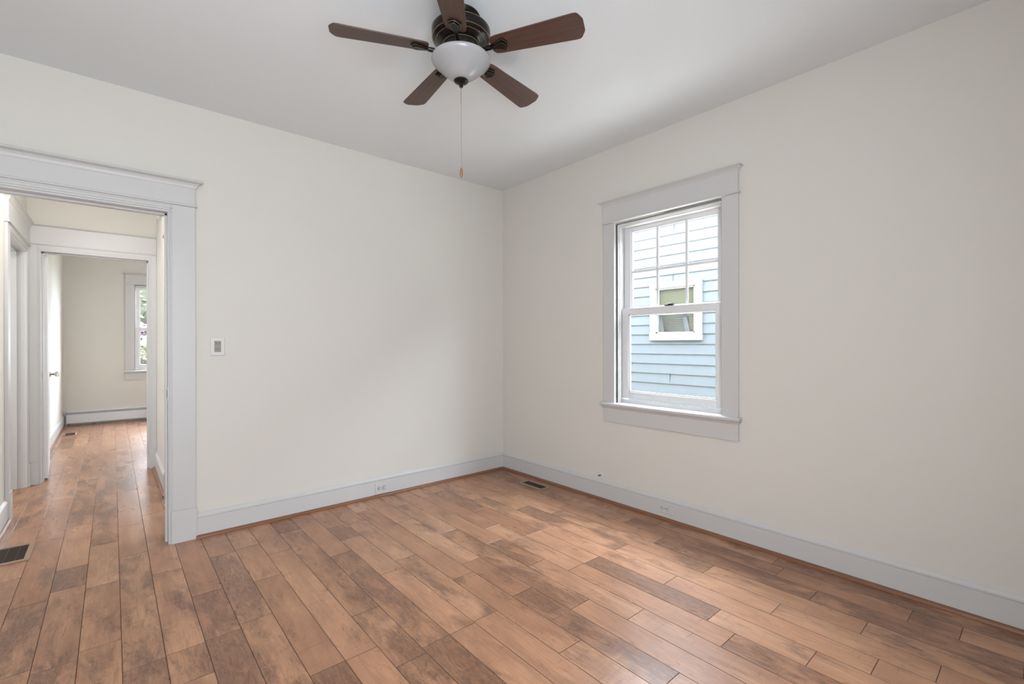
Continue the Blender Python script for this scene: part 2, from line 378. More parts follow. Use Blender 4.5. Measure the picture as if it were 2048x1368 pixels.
shoe(2, (0, 0), (0, -4.1), -PI/2, 'brown shoe moulding below the baseboard of the window wall')
baseboard('baseboard_rear', (0, -4.1), (-4, -4.1), PI, 'white baseboard behind the camera')
baseboard('baseboard_near', (-4, -4.1), (-4, 0), PI/2, 'white baseboard left of the camera')
baseboard('baseboard_hall_left', (-3.5, .12), (-3.5, 1.17), PI/2, 'white baseboard on the left side of the hall')
shoe(3, (-3.5, .12), (-3.5, 1.17), PI/2, 'brown shoe moulding on the left side of the hall')
baseboard('baseboard_hall_right', (-2.6, 2.265), (-2.6, 1.1), -PI/2, 'white baseboard on the right side of the hall')
shoe(4, (-2.6, 2.265), (-2.6, 1.1), -PI/2, 'brown shoe moulding on the right side of the hall')
baseboard('baseboard_far_left', (-3.5, 2.45), (-3.5, FY-.0), PI/2, 'white baseboard on the left wall of the far room')
shoe(5, (-3.5, 2.45), (-3.5, FY-.08), PI/2, 'brown shoe moulding on the left wall of the far room')

def header(root, x0, x1, z0, z1, ztop, crown):
    """fillet, flat board and crown; board spans x0..x1"""
    MB().stack(x0, x1, 0, [(.022, z0-.008, .006), (.030, z0-.004, .010), (.030, z0+.004, .010), (.022, z0+.008, .006)]).build('fillet', M['trim'], root)
    MB().box(x0, -.022, z0+.006, x1, 0, z1+.002).build('header_board', M['trim'], root, .0015)
    c = crown
    pr = [(.022, z1, 0), (.026, z1+.15*(ztop-z1), .004), (.030, z1+.40*(ztop-z1), .010), (.038, z1+.65*(ztop-z1), .020), (c-.004, z1+.78*(ztop-z1), c-.028), (c, z1+.84*(ztop-z1), c-.022), (c, ztop-.003, c-.022), (c-.003, ztop, c-.025)]
    MB().stack(x0, x1, 0, pr).build('crown_moulding', M['trim'], root)

def cased_door(name, loc, rz, x0, x1, top, casw, depth, label, hz=(2.10, 2.205, 2.255), left=True, right=True, clipl=None, clipr=None, stops=True, crown=.055, plinth=True):
    """opening x0..x1 (clear), wall face y=0, wall thickness = depth towards +y"""
    r = empty(name, loc, rz); struct(r, label, 'doorway')
    bw = .020
    for side, xi in (('l', x0), ('r', x1)):
        s = -1 if side == 'l' else 1
        if (side == 'l' and not left) or (side == 'r' and not right): continue
        lim = clipl if side == 'l' else clipr
        xo = xi+s*(bw+casw)
        if lim is not None: xo = lim
        xm = xi+s*bw
        pz = .20 if plinth else 0
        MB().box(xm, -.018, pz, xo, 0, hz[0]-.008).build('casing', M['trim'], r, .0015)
        if plinth and abs(xo-xm) > .02: MB().box(xm-s*.006, -.025, 0, xo+(s*.004 if lim is None else 0), 0, pz).build('plinth_block', M['trim'], r, .002)
        bd = MB()
        xa = [xi, xi+s*.007, xi+s*.008, xi+s*.0135, xi+s*.0145, xm]
        bd.box(xa[0], -.010, 0, xa[1], .01, top); bd.box(xa[1], -.015, 0, xa[3], .01, top+.012); bd.box(xa[3], -.0175, 0, xa[5], 0, top+.02)
        bd.build('bead', M['trim'], r, .0012)
        MB().box(xi, .01, 0, xi+s*.022, depth-.01, top+.0).build('jamb', M['trim'], r)
        if stops: MB().box(xi, depth*.42, 0, xi-s*.012, depth*.42+.035, top).build('door_stop', M['trim'], r, .001)
    bd = MB(); z = top
    xL = x0-(bw if left else 0); xR = x1+(bw if right else 0)
    bd.box(x0-.007*left, -.010, z, x1+.007*right, .01, z+.012); bd.box(x0-.0135*left, -.015, z+.012, x1+.0135*right, .01, z+.024)
    bd.box(xL, -.0175, z+.024, xR, 0, z+.040); bd.box(xL, -.0195, z+.040, xR, 0, hz[0]-.006)
    bd.build('head_bead', M['trim'], r, .0012)
    MB().box(x0, .01, top, x1, depth-.01, top+.02).build('head_jamb', M['trim'], r)
    if stops: MB().box(x0, depth*.42, top-.012, x1, depth*.42+.035, top).build('door_stop', M['trim'], r, .001)
    hx0 = (x0-bw-casw) if clipl is None else clipl; hx1 = (x1+bw+casw) if clipr is None else clipr
    header(r, hx0, hx1, hz[0], hz[1], hz[2], crown)
    return r
# door_1: the big cased opening from this room into the hall
d1 = cased_door('door_1', (0, 0, 0), 0, -3.48, -2.675, 2.045, .12, .12, 'wide cased opening with crowned white header at left of the room', crown=.06)
MB().box(-2.6770, .004, .885, -2.6735, .030, .965).build('strike_plate', M['steel'], d1)
MB().box(-2.6785, .008, .900, -2.6760, .024, .950).build('strike_hole', M['slot'], d1)
# hall side trims (back faces of door_1 are not seen)
# door_2: far doorway at hall end; wall face y=2.28
d2 = cased_door('door_2', (0, 2.28, 0), 0, -3.412, -2.662, 2.055, .10, .12, 'white cased doorway at the end of the hall leading to the far room', hz=(2.115, 2.27, 2.285), clipl=-3.499, clipr=-2.601, crown=.028)
# door_3: left side of the hall; local x -> world +y
d3 = cased_door('door_3', (-3.5, 0, 0), PI/2, 1.29, 2.205, 2.03, .10, .12, 'white cased doorway on the left side of the hall', hz=(2.09, 2.235, 2.29), clipr=2.279, crown=.05)
# door_4: right side of the hall; local x -> world -y
d4 = cased_door('door_4', (-2.6, 0, 0), -PI/2, -.98, -.26, 2.03, .10, .12, 'white cased doorway on the right side of the hall', hz=(2.09, 2.185, 2.25), clipr=-.121, crown=.062)
# door leaf swung open into the far room, hinged at the left jamb of door_2
leaf = empty('door_5', (-3.402, 2.415, 0), math.radians(3.2)); struct(leaf, 'white door standing open in the far room beyond the hall', 'door')
b = MB(); b.box(-.022, 0, .012, .022, .76, 2.04)
lf = b.build('door_panel', M['door'], leaf, .002)
for z in (.25, 1.02, 1.78):
    MB().box(-.026, -.004, z, -.010, .001, z+.09).build('hinge', M['trim'], leaf)
MB().lathe([(.026, .0), (.026, .004), (.020, .007), (.010, .009), (.009, .026), (.013, .030)], 24, (.022, .70, .925), 'x').build('door_handle_rose', M['brass'], leaf, smooth=True)
MB().lathe([(.012, .028), (.016, .032), (.021, .038), (.0265, .046), (.028, .055), (.026, .064), (.018, .070), (.0, .071)], 8, (.022, .70, .925), 'x').build('door_handle', M['crystal'], leaf)
MB().box(-3.4135, .05, .93, -3.4105, .075, .985).build('strike_plate', M['slot'], d2)

# ------------------------------------------------------------------ windows
def window(name, loc, rz, w, z0, z1, casw, hz, label, apron=.12, thick=.15, detail=True, grid=(3, 2), lock=True, rail=None, d=.065, lowtop=None):
    """opening centred on local x=0, interior face y=0, outside +y"""
    r = empty(name, loc, rz); struct(r, label, 'window')
    h = w/2
    c = casw
    for s in (-1, 1):
        MB().box(s*(h+.005), -.018, z0-.003, s*(h+c), 0, hz[0]-.008).build('casing', M['trim'], r, .0015)
    header(r, -h-c, h+c, *hz, .048)
    # stool and apron
    sp = [(.036, z0-.028, c+.008), (.044, z0-.022, c+.016), (.046, z0-.014, c+.018), (.046, z0-.006, c+.018), (.041, z0, c+.013)]
    MB().stack(-h, h, .0, [(a, z, e) for a, z, e in sp]).box(-h, 0, z0-.02, h, d, z0).build('stool', M['trim'], r)
    MB().stack(-h-c, h+c, 0, [(.018, z0-.028-apron, 0), (.018, z0-.046, 0), (.024, z0-.040, .006), (.030, z0-.028, .012)]).build('apron', M['trim'], r)
    # jamb liners and stops
    j = MB()
    for s in (-1, 1):
        j.box(s*h, .0, z0, s*(h+.014), thick, z1); j.box(s*h, .012, z0, s*(h-.011), .026, z1); j.box(s*h, .026, z0, s*(h-.016), .04, z1)
        j.box(s*h, .04, z0, s*(h-.006), thick, z1)
    j.box(-h, 0, z1, h, thick, z1+.014); j.box(-h, .012, z1-.011, h, .026, z1); j.box(-h, .026, z1-.016, h, .04, z1); j.box(-h, .04, z1-.022, h, thick, z1)
    j.build('window_frame', M['trim'], r, .0012)
    MB().add([(-h, d-.01, z0), (h, d-.01, z0), (h, thick+.03, z0-.03), (-h, thick+.03, z0-.03), (-h, d-.01, z0+.030), (h, d-.01, z0+.030), (h, thick+.03, z0+.005), (-h, thick+.03, z0+.005)],
             [(0, 3, 2, 1), (4, 5, 6, 7), (0, 1, 5, 4), (1, 2, 6, 5), (2, 3, 7, 6), (3, 0, 4, 7)]).build('window_sill', M['vinyl'], r)
    zm = rail or (z0+z1)/2
    hs = h-.008; st = .058
    def sash(nm, y, a, b_, rb, rt, stl):
        m = MB()
        for s in (-1, 1): m.box(s*hs, y, a, s*(hs-stl), y+.03, b_)
        m.box(-hs+stl, y, a, hs-stl, y+.03, a+rb); m.box(-hs+stl, y, b_-rt, hs-stl, y+.03, b_)
        o = m.build(nm, M['vinyl'], r, .003)
        g = hs-stl
        t = MB()
        for s in (-1, 1): t.box(s*(g+.001), y+.006, a+rb, s*(g-.010), y+.022, b_-rt)
        t.box(-g, y+.006, a+rb-.001, g, y+.022, a+rb+.009); t.box(-g, y+.006, b_-rt-.009, g, y+.022, b_-rt+.001)
        t.build('glazing_bead', M['vinyl'], o, .001)
        MB().box(-g, y+.013, a+rb, g, y+.017, b_-rt).build('glass', M['glass'], o)
        return o, g, a+rb, b_-rt, y
    up, g, ga, gb, y = sash('upper_sash', d+.034, zm-.045, z1-.004, .045, .045, st)
    if grid:
        nx, nz = grid
        for i in range(1, nx):
            x = -g+2*g*i/nx; MB().box(x-.0095, y+.005, ga, x+.0095, y+.012, gb).build('muntin', M['vinyl'], up, .001)
        for i in range(1, nz):
            z = ga+(gb-ga)*i/nz-.02*(nz == 2 and name == 'window_1'); MB().box(-g, y+.0045, z-.0095, g, y+.0125, z+.0095).build('muntin', M['vinyl'], up, .001)
    lo, g, ga, gb, y = sash('lower_sash', d, z0+.034, zm, .052, .048, st)
    if lock:
        k = MB(); k.box(-.034, y-.0, zm, .034, y+.022, zm+.006)
        k.lathe([(.016, zm+.006), (.016, zm+.012), (.010, zm+.016), (.006, zm+.018)], 20, (0, y+.012, 0))
        k.box(.0, y-.012, zm+.008, .045, y+.004, zm+.014); k.box(-.045, y+.016, zm+.002, -.015, y+.045, zm+.010)
        k.build('sash_lock', M['latch'], lo, .001)
    return r
window('window_1', (0, -1.7735, 0), -PI/2, .817, .775, 2.145, .108, (2.163, 2.295, 2.328), 'white double-hung window with three-over-two grid looking out on blue siding', rail=1.500, d=.062)
window('window_2', (-2.25, FY, 0), 0, .82, .80, 2.18, .118, (2.203, 2.335, 2.362), 'white double-hung window in the far room with foliage behind', grid=(3, 2), lock=False, rail=1.503, thick=.2, apron=.115, d=.055)
window('window_3', (-.95, FY, 0), 0, .82, .80, 2.18, .118, (2.203, 2.335, 2.362), 'second window of the far room, hidden behind the hall wall', lock=False, thick=.2)
window('window_4', (RW1, -4.1, 0), PI, 1.5, .61, 2.21, .108, (2.24, 2.37, 2.40), 'window behind the camera, nearer the left wall', lock=False)
window('window_5', (RW2, -4.1, 0), PI, 1.5, .61, 2.21, .108, (2.24, 2.37, 2.40), 'window behind the camera, nearer the window wall', lock=False)
for xw in (RW1, RW2):
    sh = empty('added_shade', (xw, -4.1, 2.2), PI); tag(sh, 'white roller shade added to block sky light in the window behind the camera, ' + ('nearer the left wall' if xw == RW1 else 'nearer the window wall'), 'added shade')  # added opaque shades that keep sky light out of the rear windows
    MB().box(-.72, .028, -1.58, .72, .030, 0).build('cloth', M['ceiling'], sh)
    MB().tube([(-.72, .035, -.02), (.72, .035, -.02)], .02, 12).build('roller', M['trim'], sh)
sh = empty('added_shade', (-.2, 4.3, 2.17), -PI/2); tag(sh, 'white roller shade added to block sky light in the side window of the far room', 'added shade')  # added shade keeps the sky out behind the fill lamp
MB().box(-.88, .028, -1.36, .88, .030, 0).build('cloth', M['ceiling'], sh)
MB().tube([(-.88, .035, -.02), (.88, .035, -.02)], .02, 12).build('roller', M['trim'], sh)
window('window_6', (-.2, 4.3, 0), -PI/2, 1.8, .80, 2.18, .118, (2.203, 2.335, 2.362), 'side window added to light the far room, out of view', lock=False)  # window put in to bring light to the far room

# ------------------------------------------------------------------ ceiling fan
HX, HY, ZB = -1.712, -1.772, 2.575
fan = empty('ceiling_fan', (HX, HY, H)); tag(fan, 'five-blade walnut ceiling fan with dark bronze motor and frosted bowl light', 'ceiling fan')
def z_(z): return z-H
MB().lathe([(.070, 0), (.086, 0), (.089, -.006), (.084, -.013), (.080, -.018), (.084, -.024), (.088, -.030), (.082, -.046), (.09, -.050)], 64).build('canopy', M['bronze'], fan, smooth=True)
MB().lathe([(.080, -.046), (.104, -.050), (.122, -.056), (.131, -.063), (.134, -.070), (.1335, -.086), (.131, -.104), (.127, -.110), (.113, -.116), (.104, -.123), (.094, -.131), (.084, -.136), (.070, -.138)], 72).build('motor_housing', M['bronze'], fan, smooth=True)
for r_, z in ((.1335, -.068), (.1315, -.1055), (.1135, -.1158), (.0850, -.1355)):
    MB().lathe([(r_-.002, z+.0011), (r_+.0008, z+.0008), (r_+.0010, z), (r_+.0008, z-.0008), (r_-.002, z-.0011)], 72).build('trim_ring', M['gold'], fan, smooth=True)
MB().lathe([(.070, -.134), (.080, -.138), (.081, -.172), (.074, -.182), (.060, -.186)], 64).build('flywheel', M['bronze'], fan, smooth=True)
MB().lathe([(.058, -.183), (.066, -.190), (.066, -.206), (.080, -.210), (.110, -.207), (.112, -.203), (.112, -.199), (.06, -.188)][:6]+[(.02, -.208)], 64).build('light_fitter', M['bronze'], fan, smooth=True)
bp = [(.1335, -.1975), (.1352, -.200), (.1352, -.205), (.1330, -.211), (.1265, -.2185), (.116, -.228), (.103, -.240), (.089, -.253), (.074, -.2655), (.058, -.277), (.042, -.2865), (.024, -.2935), (.0, -.296)]
MB().lathe([(.128, -.1975)]+bp, 72).build('light_bowl', M['bowl'], fan, smooth=True)
MB().lathe([(.008, -.286), (.030, -.2925), (.034, -.297), (.031, -.302), (.018, -.307), (.010, -.309), (.0085, -.316), (.0095, -.322), (.005, -.328), (0, -.329)], 32).build('finial', M['bronze'], fan, smooth=True)
# blades
def blade_outline():
    pts = [(.150, -.034), (.170, -.047), (.200, -.0515)]
    top = [(.545, -.0655), (.560, -.060), (.585, -.035)]
    L = [(.150, -.030), (.162, -.044), (.185, -.049), (.53, -.0655), (.545, -.0640), (.553, -.058), (.5665, -.036), (.570, -.026)]
    return L+[(x, -y) for x, y in L[::-1]]
ol = blade_outline()
bl = MB(); bl.extr(ol, lambda q: (q[0], q[1], -.003), lambda q: (q[0], q[1], .003)); bmesh_blade = bl.mesh('blade', M['blade'])
def iron_mesh():
    m = MB()
    # arm from the flywheel then a leaf shaped plate under the blade
    m.tube([(.070, 0, -.004), (.095, 0, -.007), (.125, 0, -.012), (.150, 0, -.010)], [.011, .010, .009, .010], 10)
    ol = [(.125, -.008), (.150, -.0095), (.168, -.0145), (.188, -.0235), (.206, -.0305), (.214, -.0285), (.226, -.011), (.229, 0)]
    ol = ol+[(x, -y) for x, y in ol[:-1][::-1]]
    m.extr(ol, lambda q: (q[0], q[1], -.011), lambda q: (q[0], q[1], -.003))
    ol2 = [(.136+(x-.128)*.84, y*.60) for x, y in ol]
    m.extr(ol2, lambda q: (q[0], q[1], -.016), lambda q: (q[0], q[1], -.010))
    return m.mesh('blade_iron', M['bronze'])
def iron_edge():
    m = MB()
    ol = [(.168, -.0145), (.188, -.0235), (.206, -.0305), (.214, -.0285), (.226, -.011), (.229, 0), (.226, .011), (.214, .0285), (.206, .0305), (.188, .0235), (.168, .0145)]
    m.tube([(x*1.0, y, -.011) for x, y in ol], .0006, 6)
    m.tube([(.136+(x-.128)*.84, y*.60, -.016) for x, y in ol], .0004, 6)
    return m.mesh('iron_edge', M['gold'])
im, ie = iron_mesh(), iron_edge()
for k in range(5):
    b_ = bpy.data.objects.new('blade', bmesh_blade); COL.objects.link(b_); b_.parent = fan
    b_.location = (0, 0, ZB-H); b_.rotation_euler = Matrix.Rotation(.211+k*2*PI/5, 3, 'Z').to_4x4().to_euler()
    b_.matrix_basis = Matrix.Translation((0, 0, ZB-H)) @ Matrix.Rotation(.211+k*2*PI/5, 4, 'Z') @ Matrix.Rotation(math.radians(-12), 4, 'X')
    bv = b_.modifiers.new('bevel', 'BEVEL'); bv.width = .002; bv.segments = 2
    i_ = bpy.data.objects.new('blade_iron', im); COL.objects.link(i_); i_.parent = b_
    e_ = bpy.data.objects.new('gold_edge', ie); COL.objects.link(e_); e_.parent = b_; e_.name = 'iron_edge'  # gold-coloured rim line along the blade iron
    for q in range(0): pass
def chain(x, y, z0, z1, name):
    m = MB(); m.tube([(x, y, z0), (x, y, (z0+z1)/2), (x, y, z1)], .0009, 6)
    n = int((z0-z1)/.006)
    for i in range(n):
        z = z0-.003-i*.006; m.add([(x+.0016, y, z), (x, y+.0016, z), (x-.0016, y, z), (x, y-.0016, z), (x, y, z+.0020), (x, y, z-.0020)], [(0, 1, 4), (1, 2, 4), (2, 3, 4), (3, 0, 4), (1, 0, 5), (2, 1, 5), (3, 2, 5), (0, 3, 5)])
    return m.build(name, M['chain'], fan)
pc = chain(0, 0, -.327, z_(2.045), 'pull_chain')
MB().lathe([(0, .000), (.0035, -.002), (.004, -.008), (.0062, -.014), (.0075, -.026), (.0065, -.036), (.004, -.044), (.0025, -.046)], 20, (0, 0, z_(2.045))).build('pull_knob', M['knobwood'], pc, smooth=True)
pc2 = chain(-.0045, -.004, -.305, z_(2.337), 'pull_chain')
pc2.name = 'pull_chain'

# ------------------------------------------------------------------ small wall things
def plate(name, loc, rz, w, h, t, label, cat, m='plate_w', z=0):
    r = empty(name, loc, rz); tag(r, label, cat)
    MB().add(*frustum(w, h, t)).build('cover_plate', M[m], r, .0015)
    return r
def frustum(w, h, t):
    a, b = w/2, h/2; e = .004
    vs = [(-a, 0, -b), (a, 0, -b), (a, 0, b), (-a, 0, b), (-a+e, -t, -b+e), (a-e, -t, -b+e), (a-e, -t, b-e), (-a+e, -t, b-e)]
    return vs, [(0, 1, 2, 3), (7, 6, 5, 4), (0, 4, 5, 1), (1, 5, 6, 2), (2, 6, 7, 3), (3, 7, 4, 0)]
# fan control
fc = plate('wall_control', (-2.414, 0, 1.216), 0, .083, .123, .006, 'square cream wall plate with small taupe fan control', 'wall control', 'plate')
MB().box(-.0185, -.0085, -.036, .0185, -.004, .036).build('control_body', M['device'], fc, .001)
for x in (-.0085, .0085):
    MB().box(x-.0065, -.0105, -.024, x+.0065, -.008, .018).build('slider', M['device'], fc, .001)
    MB().box(x-.006, -.0125, -.003, x+.006, -.010, .003).build('slider_tab', M['device_light'], fc)
MB().lathe([(.0028, 0), (.0028, -.0020)], 12, (0, -.0085, .028), 'y').build('indicator', M['plate'], fc)
MB().box(-.014, -.0092, .022, .014, -.0084, .024).build('control_groove', M['slot'], fc)
# outlets (horizontal duplex on the baseboards)
def outlet(loc, rz, label, w=.117, h=.072, rings=False):
    r = plate('power_outlet', loc, rz, w, h, .005, label, 'power outlet')
    for s in (-1, 1):
        m = MB(); m.lathe([(.0165, 0), (.0165, -.0035), (.0155, -.0045)], 28, (s*.0195, -.004, 0), 'y'); rec = m.build('receptacle', M['plate_w'], r, smooth=True)
        sl = MB()
        sl.box(s*.0195-.004, -.0092, .0042, s*.0195+.0055, -.0083, .0070); sl.box(s*.0195-.004, -.0092, -.0075, s*.0195+.0055, -.0083, -.0047)
        sl.lathe([(.0031, 0), (.0031, -.001)], 12, (s*.0195-.0105, -.0083, 0), 'y')
        sl.build('slots', M['slot'], rec)
        if rings:
            ri = MB(); ri.tube([(s*.0195+.0172*math.cos(t*PI/12), -.0056, .0172*math.sin(t*PI/12)) for t in (range(3, 22) if s > 0 else range(6, 16))], .0016, 6); ri.build('ring_gap', M['slot'], rec)
    MB().lathe([(.0028, 0), (.0028, -.0008)], 12, (0, -.005, 0), 'y').build('screw', M['steel'], r)
    return r
outlet((-1.285, -.016, .066), 0, 'duplex outlet with dark-ringed sockets on baseboard of the cased-opening wall', .120, .090, True)
outlet((0-.016, -1.790, .083), -PI/2, 'plain duplex outlet on baseboard below the window', .118, .074)
# cable bushing on the window wall just above the baseboard
cb = empty('cable_jack', (0, -1.222, .192), -PI/2); tag(cb, 'tiny coaxial cable jack poking out of the wall above the baseboard left of the window', 'cable jack')
MB().lathe([(.017, 0), (.016, -.004), (.010, -.006)], 24, (0, 0, 0), 'y').build('bushing', M['vinyl'], cb, smooth=True)
MB().lathe([(.0050, 0), (.0050, -.010), (.0062, -.010), (.0062, -.016), (.0045, -.016), (.0045, -.026)], 16, (0, -.005, 0), 'y').build('connector', M['steel'], cb, smooth=True)
MB().lathe([(.0052, -.026), (.0052, -.031)], 16, (0, -.005, 0), 'y').build('connector_tip', M['slot'], cb, smooth=True)
# floor vents
def vent(loc, rz, L, Wd, label, frame=.022):
    r = empty('floor_vent', loc, rz); tag(r, label, 'floor vent', 'floor registers')
    f = MB(); z = .008
    f.box(-L/2, -Wd/2, 0, L/2, -Wd/2+frame, z); f.box(-L/2, Wd/2-frame, 0, L/2, Wd/2, z); f.box(-L/2, -Wd/2+frame, 0, -L/2+frame, Wd/2-frame, z); f.box(L/2-frame, -Wd/2+frame, 0, L/2, Wd/2-frame, z)
    f.build('vent_frame', M['vent_frame'], r, .0015)
    MB().box(-L/2+frame, -Wd/2+frame, .0002, L/2-frame, Wd/2-frame, .0008).build('duct_shade_plate', M['dark'], r)  # dark plate painted in for the shade of the duct hole
    n = int((L-2*frame)/.010)
    g = MB()
    for i in range(n):
        x = -L/2+frame+(i+.5)*(L-2*frame)/n; g.box(x-.0014, -Wd/2+frame, .0008, x+.0014, Wd/2-frame, .0035)
    for y in (-.28, 0, .28): g.box(-L/2+frame, y*(Wd-2*frame)-.0012, .0010, L/2-frame, y*(Wd-2*frame)+.0012, .0040)
    g.build('grille', M['vent_slat'], r)
    return r
vent((-.158, -.617, 0), PI/2, .285, .125, 'narrow brown floor register near the corner of the room')
vent((-3.405, .415, 0), PI/2, .315, .215, 'larger brown floor register in the hall opening', .024)
vent((-3.372, 5.17, 0), PI/2, .25, .13, 'small brown floor register in the far room by the left wall', .018)
# baseboard heater in the far room
hr = empty('baseboard_heater', (-3.46, FY, 0)); tag(hr, 'long white baseboard heater under the window of the far room', 'heater')
MB().box(0, -.012, .02, 3.2, 0, .205).build('back_panel', M['heater'], hr)
MB().box(.0, -.075, .035, 3.2, -.068, .168).build('front_cover', M['heater'], hr, .002)
MB().add([(0, 0, .205), (3.2, 0, .205), (3.2, -.045, .200), (0, -.045, .200), (0, 0, .200), (3.2, 0, .200), (3.2, -.045, .195), (0, -.045, .195)], [(0, 1, 2, 3), (7, 6, 5, 4), (0, 3, 7, 4), (1, 5, 6, 2), (3, 2, 6, 7), (0, 4, 5, 1)]).build('damper', M['heater'], hr)
MB().box(.01, -.064, .05, 3.19, -.014, .165).build('fin_tube', M['dark'], hr)
MB().box(-.004, -.078, .0, .004, 0, .206).build('end_cap', M['steel'], hr)
MB().tube([(.03, -.055, 0), (.03, -.055, .03), (.03, -.05, .06)], .008, 10).build('pipe', M['brass'], hr)

# ------------------------------------------------------------------ outside: neighbour house
nh = empty('neighbor_house', (2.6, -2.0, -.6)); tag(nh, 'pale blue lap-sided house seen through the window of the room', 'house')
X = 0.0; ez = .1296
# siding courses: weather board profile along y
HZ = 3.46
def sx(y): return y
wy0, wy1, wz0, wz1 = 2.0-.735, 2.0-.011, 1.272+.6, 2.026+.6
m = MB(); nC = int(4.0/ez)
z0c = (.5728+.6) - 9*ez
def board(a, b, za, p, q):
    """a length a..b of the course starting at za, between fractions p..q of its height"""
    L = ez+.01; f0, f1 = p, q
    x0_, x1_ = -.020+.014*f0, -.020+.014*f1
    z0_, z1_ = za+L*f0, za+L*f1
    m.add([(x0_, a, z0_), (x0_, b, z0_), (x1_, b, z1_), (x1_, a, z1_), (.004, a, z0_), (.004, b, z0_), (.004, b, z1_), (.004, a, z1_)], [(0, 3, 2, 1), (4, 5, 6, 7), (0, 1, 5, 4), (2, 3, 7, 6), (0, 4, 7, 3), (1, 2, 6, 5)])
for i in range(nC):
    za = z0c+i*ez; L = ez+.01
    h0, h1 = wz0+.02, wz1-.02
    if za+L <= h0 or za >= h1: board(-6, 9, za, 0, 1); continue
    board(-6, wy0+.02, za, 0, 1); board(wy1-.02, 9, za, 0, 1)
    if za < h0: board(wy0+.02, wy1-.02, za, 0, (h0-za)/L)
    if za+L > h1: board(wy0+.02, wy1-.02, za, (h1-za)/L, 1)
m.build('lap_siding', M['siding'], nh)
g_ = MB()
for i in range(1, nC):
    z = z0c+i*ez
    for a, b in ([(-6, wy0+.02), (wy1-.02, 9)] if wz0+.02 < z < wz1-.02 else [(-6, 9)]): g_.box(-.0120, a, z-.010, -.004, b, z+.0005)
g_.build('lap_shadow', M['slot'], nh)  # dark strips painted in as the shade line under each lap
# butt joints between boards
jm = MB()
for jy, k in ((.0-.292+2.0, 10), (-.337+2.0, 20), (-.352+2.0, 25)):
    MB().box(-.0205, jy, z0c+k*ez+.004, -.006, jy+.003, z0c+(k+1)*ez-.002).build('board_joint', M['slot'], nh)
MB().box(.005, -6, 0, .2, 9, wz0).box(.005, -6, wz1, .2, 9, 4.0).box(.005, -6, wz0, .2, wy0, wz1).box(.005, wy1, wz0, .2, 9, wz1).build('wall', M['siding'], nh)
MB().box(-.35, -6.3, 4.0, 6, 9.3, 4.15).build('roof', M['ext_trim'], nh)
wf = MB(); t = .085
wf.box(-.045, wy0, wz0, .0, wy0+t, wz1); wf.box(-.045, wy1-t, wz0, .0, wy1, wz1); wf.box(-.049, wy0-.003, wz1-.07, .0, wy1+.003, wz1+.003); wf.box(-.05, wy0-.003, wz0-.003, .0, wy1+.003, wz0+.085)
wfo = wf.build('window_frame', M['ext_trim'], nh, .003)
s = MB(); a0, a1, c0, c1 = wy0+t, wy1-t, wz0+.085, wz1-.07
zmid = (c0+c1)/2-.03
s.box(-.03, a0, c0, .0, a0+.022, c1); s.box(-.03, a1-.022, c0, 0, a1, c1); s.box(-.03, a0, zmid-.02, 0, a1, zmid+.02); s.box(-.03, a0, c0, 0, a1, c0+.02); s.box(-.03, a0, c1-.02, 0, a1, c1)
s.build('sash', M['ext_trim'], nh)
MB().box(-.006, a0, c0, -.003, a1, c1).build('glass', M['glass'], nh)
bl_ = MB(); n = 22
for i in range(n):
    z = zmid+(c1-zmid)*i/n*1.0; 
    if z < c1: bl_.add([(.030, a0, z), (.030, a1, z), (.018, a1, z+.016), (.018, a0, z+.016)], [(0, 1, 2, 3)])
n = 14
for i in range(n):
    z = c0+(zmid-c0)*i/n; bl_.add([(.030, a0, z), (.030, a0+.11, z), (.018, a0+.11, z+.016), (.018, a0, z+.016)], [(0, 1, 2, 3)])
for z in [c0+i*(zmid-c0)/10 for i in range(10)]: bl_.add([(.05, a0+.11, z), (.05, a1, z), (.044, a1, z+.009), (.044, a0+.11, z+.009)], [(0, 1, 2, 3)])
bl_.build('blind_reflection', M['blind_reflection'], nh)  # upper slats imitate reflected yellow siding; the lower ones are blinds
cu = MB(); 
cu.extr([(a1-.10+.0, 0), (a1-.02, 0), (a1-.03, 1), (a1-.055, 1)], lambda q: (.012, q[0], c0+q[1]*(zmid-c0)), lambda q: (.016, q[0], c0+q[1]*(zmid-c0)))
cu.build('curtain', M['curtain'], nh); cu = MB()
cu.extr([(a0+.09, 0), (a0+.16, 0), (a0+.20, 1), (a0+.15, 1)], lambda q: (.012, q[0], c0+q[1]*(zmid-c0)), lambda q: (.016, q[0], c0+q[1]*(zmid-c0)))
cu.build('curtain', M['curtain'], nh)
MB().box(.10, a0-.02, c0-.02, .19, a1+.02, c1+.02).build('dark_interior', M['room_dark'], nh)
# ground
b = MB(); b.box(-30, -30, -.75, 30, 40, -.61); struct(b.build('ground', M['grass']), 'grass ground outside', 'ground')
b = MB(); b.box(.2, -6.6, -.61, 2.5, 9, -.595); tag(b.build('bounce_walk', mat('concrete', (.50, .50, .49), .85, bump=(60, .3))), 'unseen pale concrete strip added between the two houses to bounce light up', 'bounce surface')  # added bright ground, unseen, bouncing light onto the ceiling
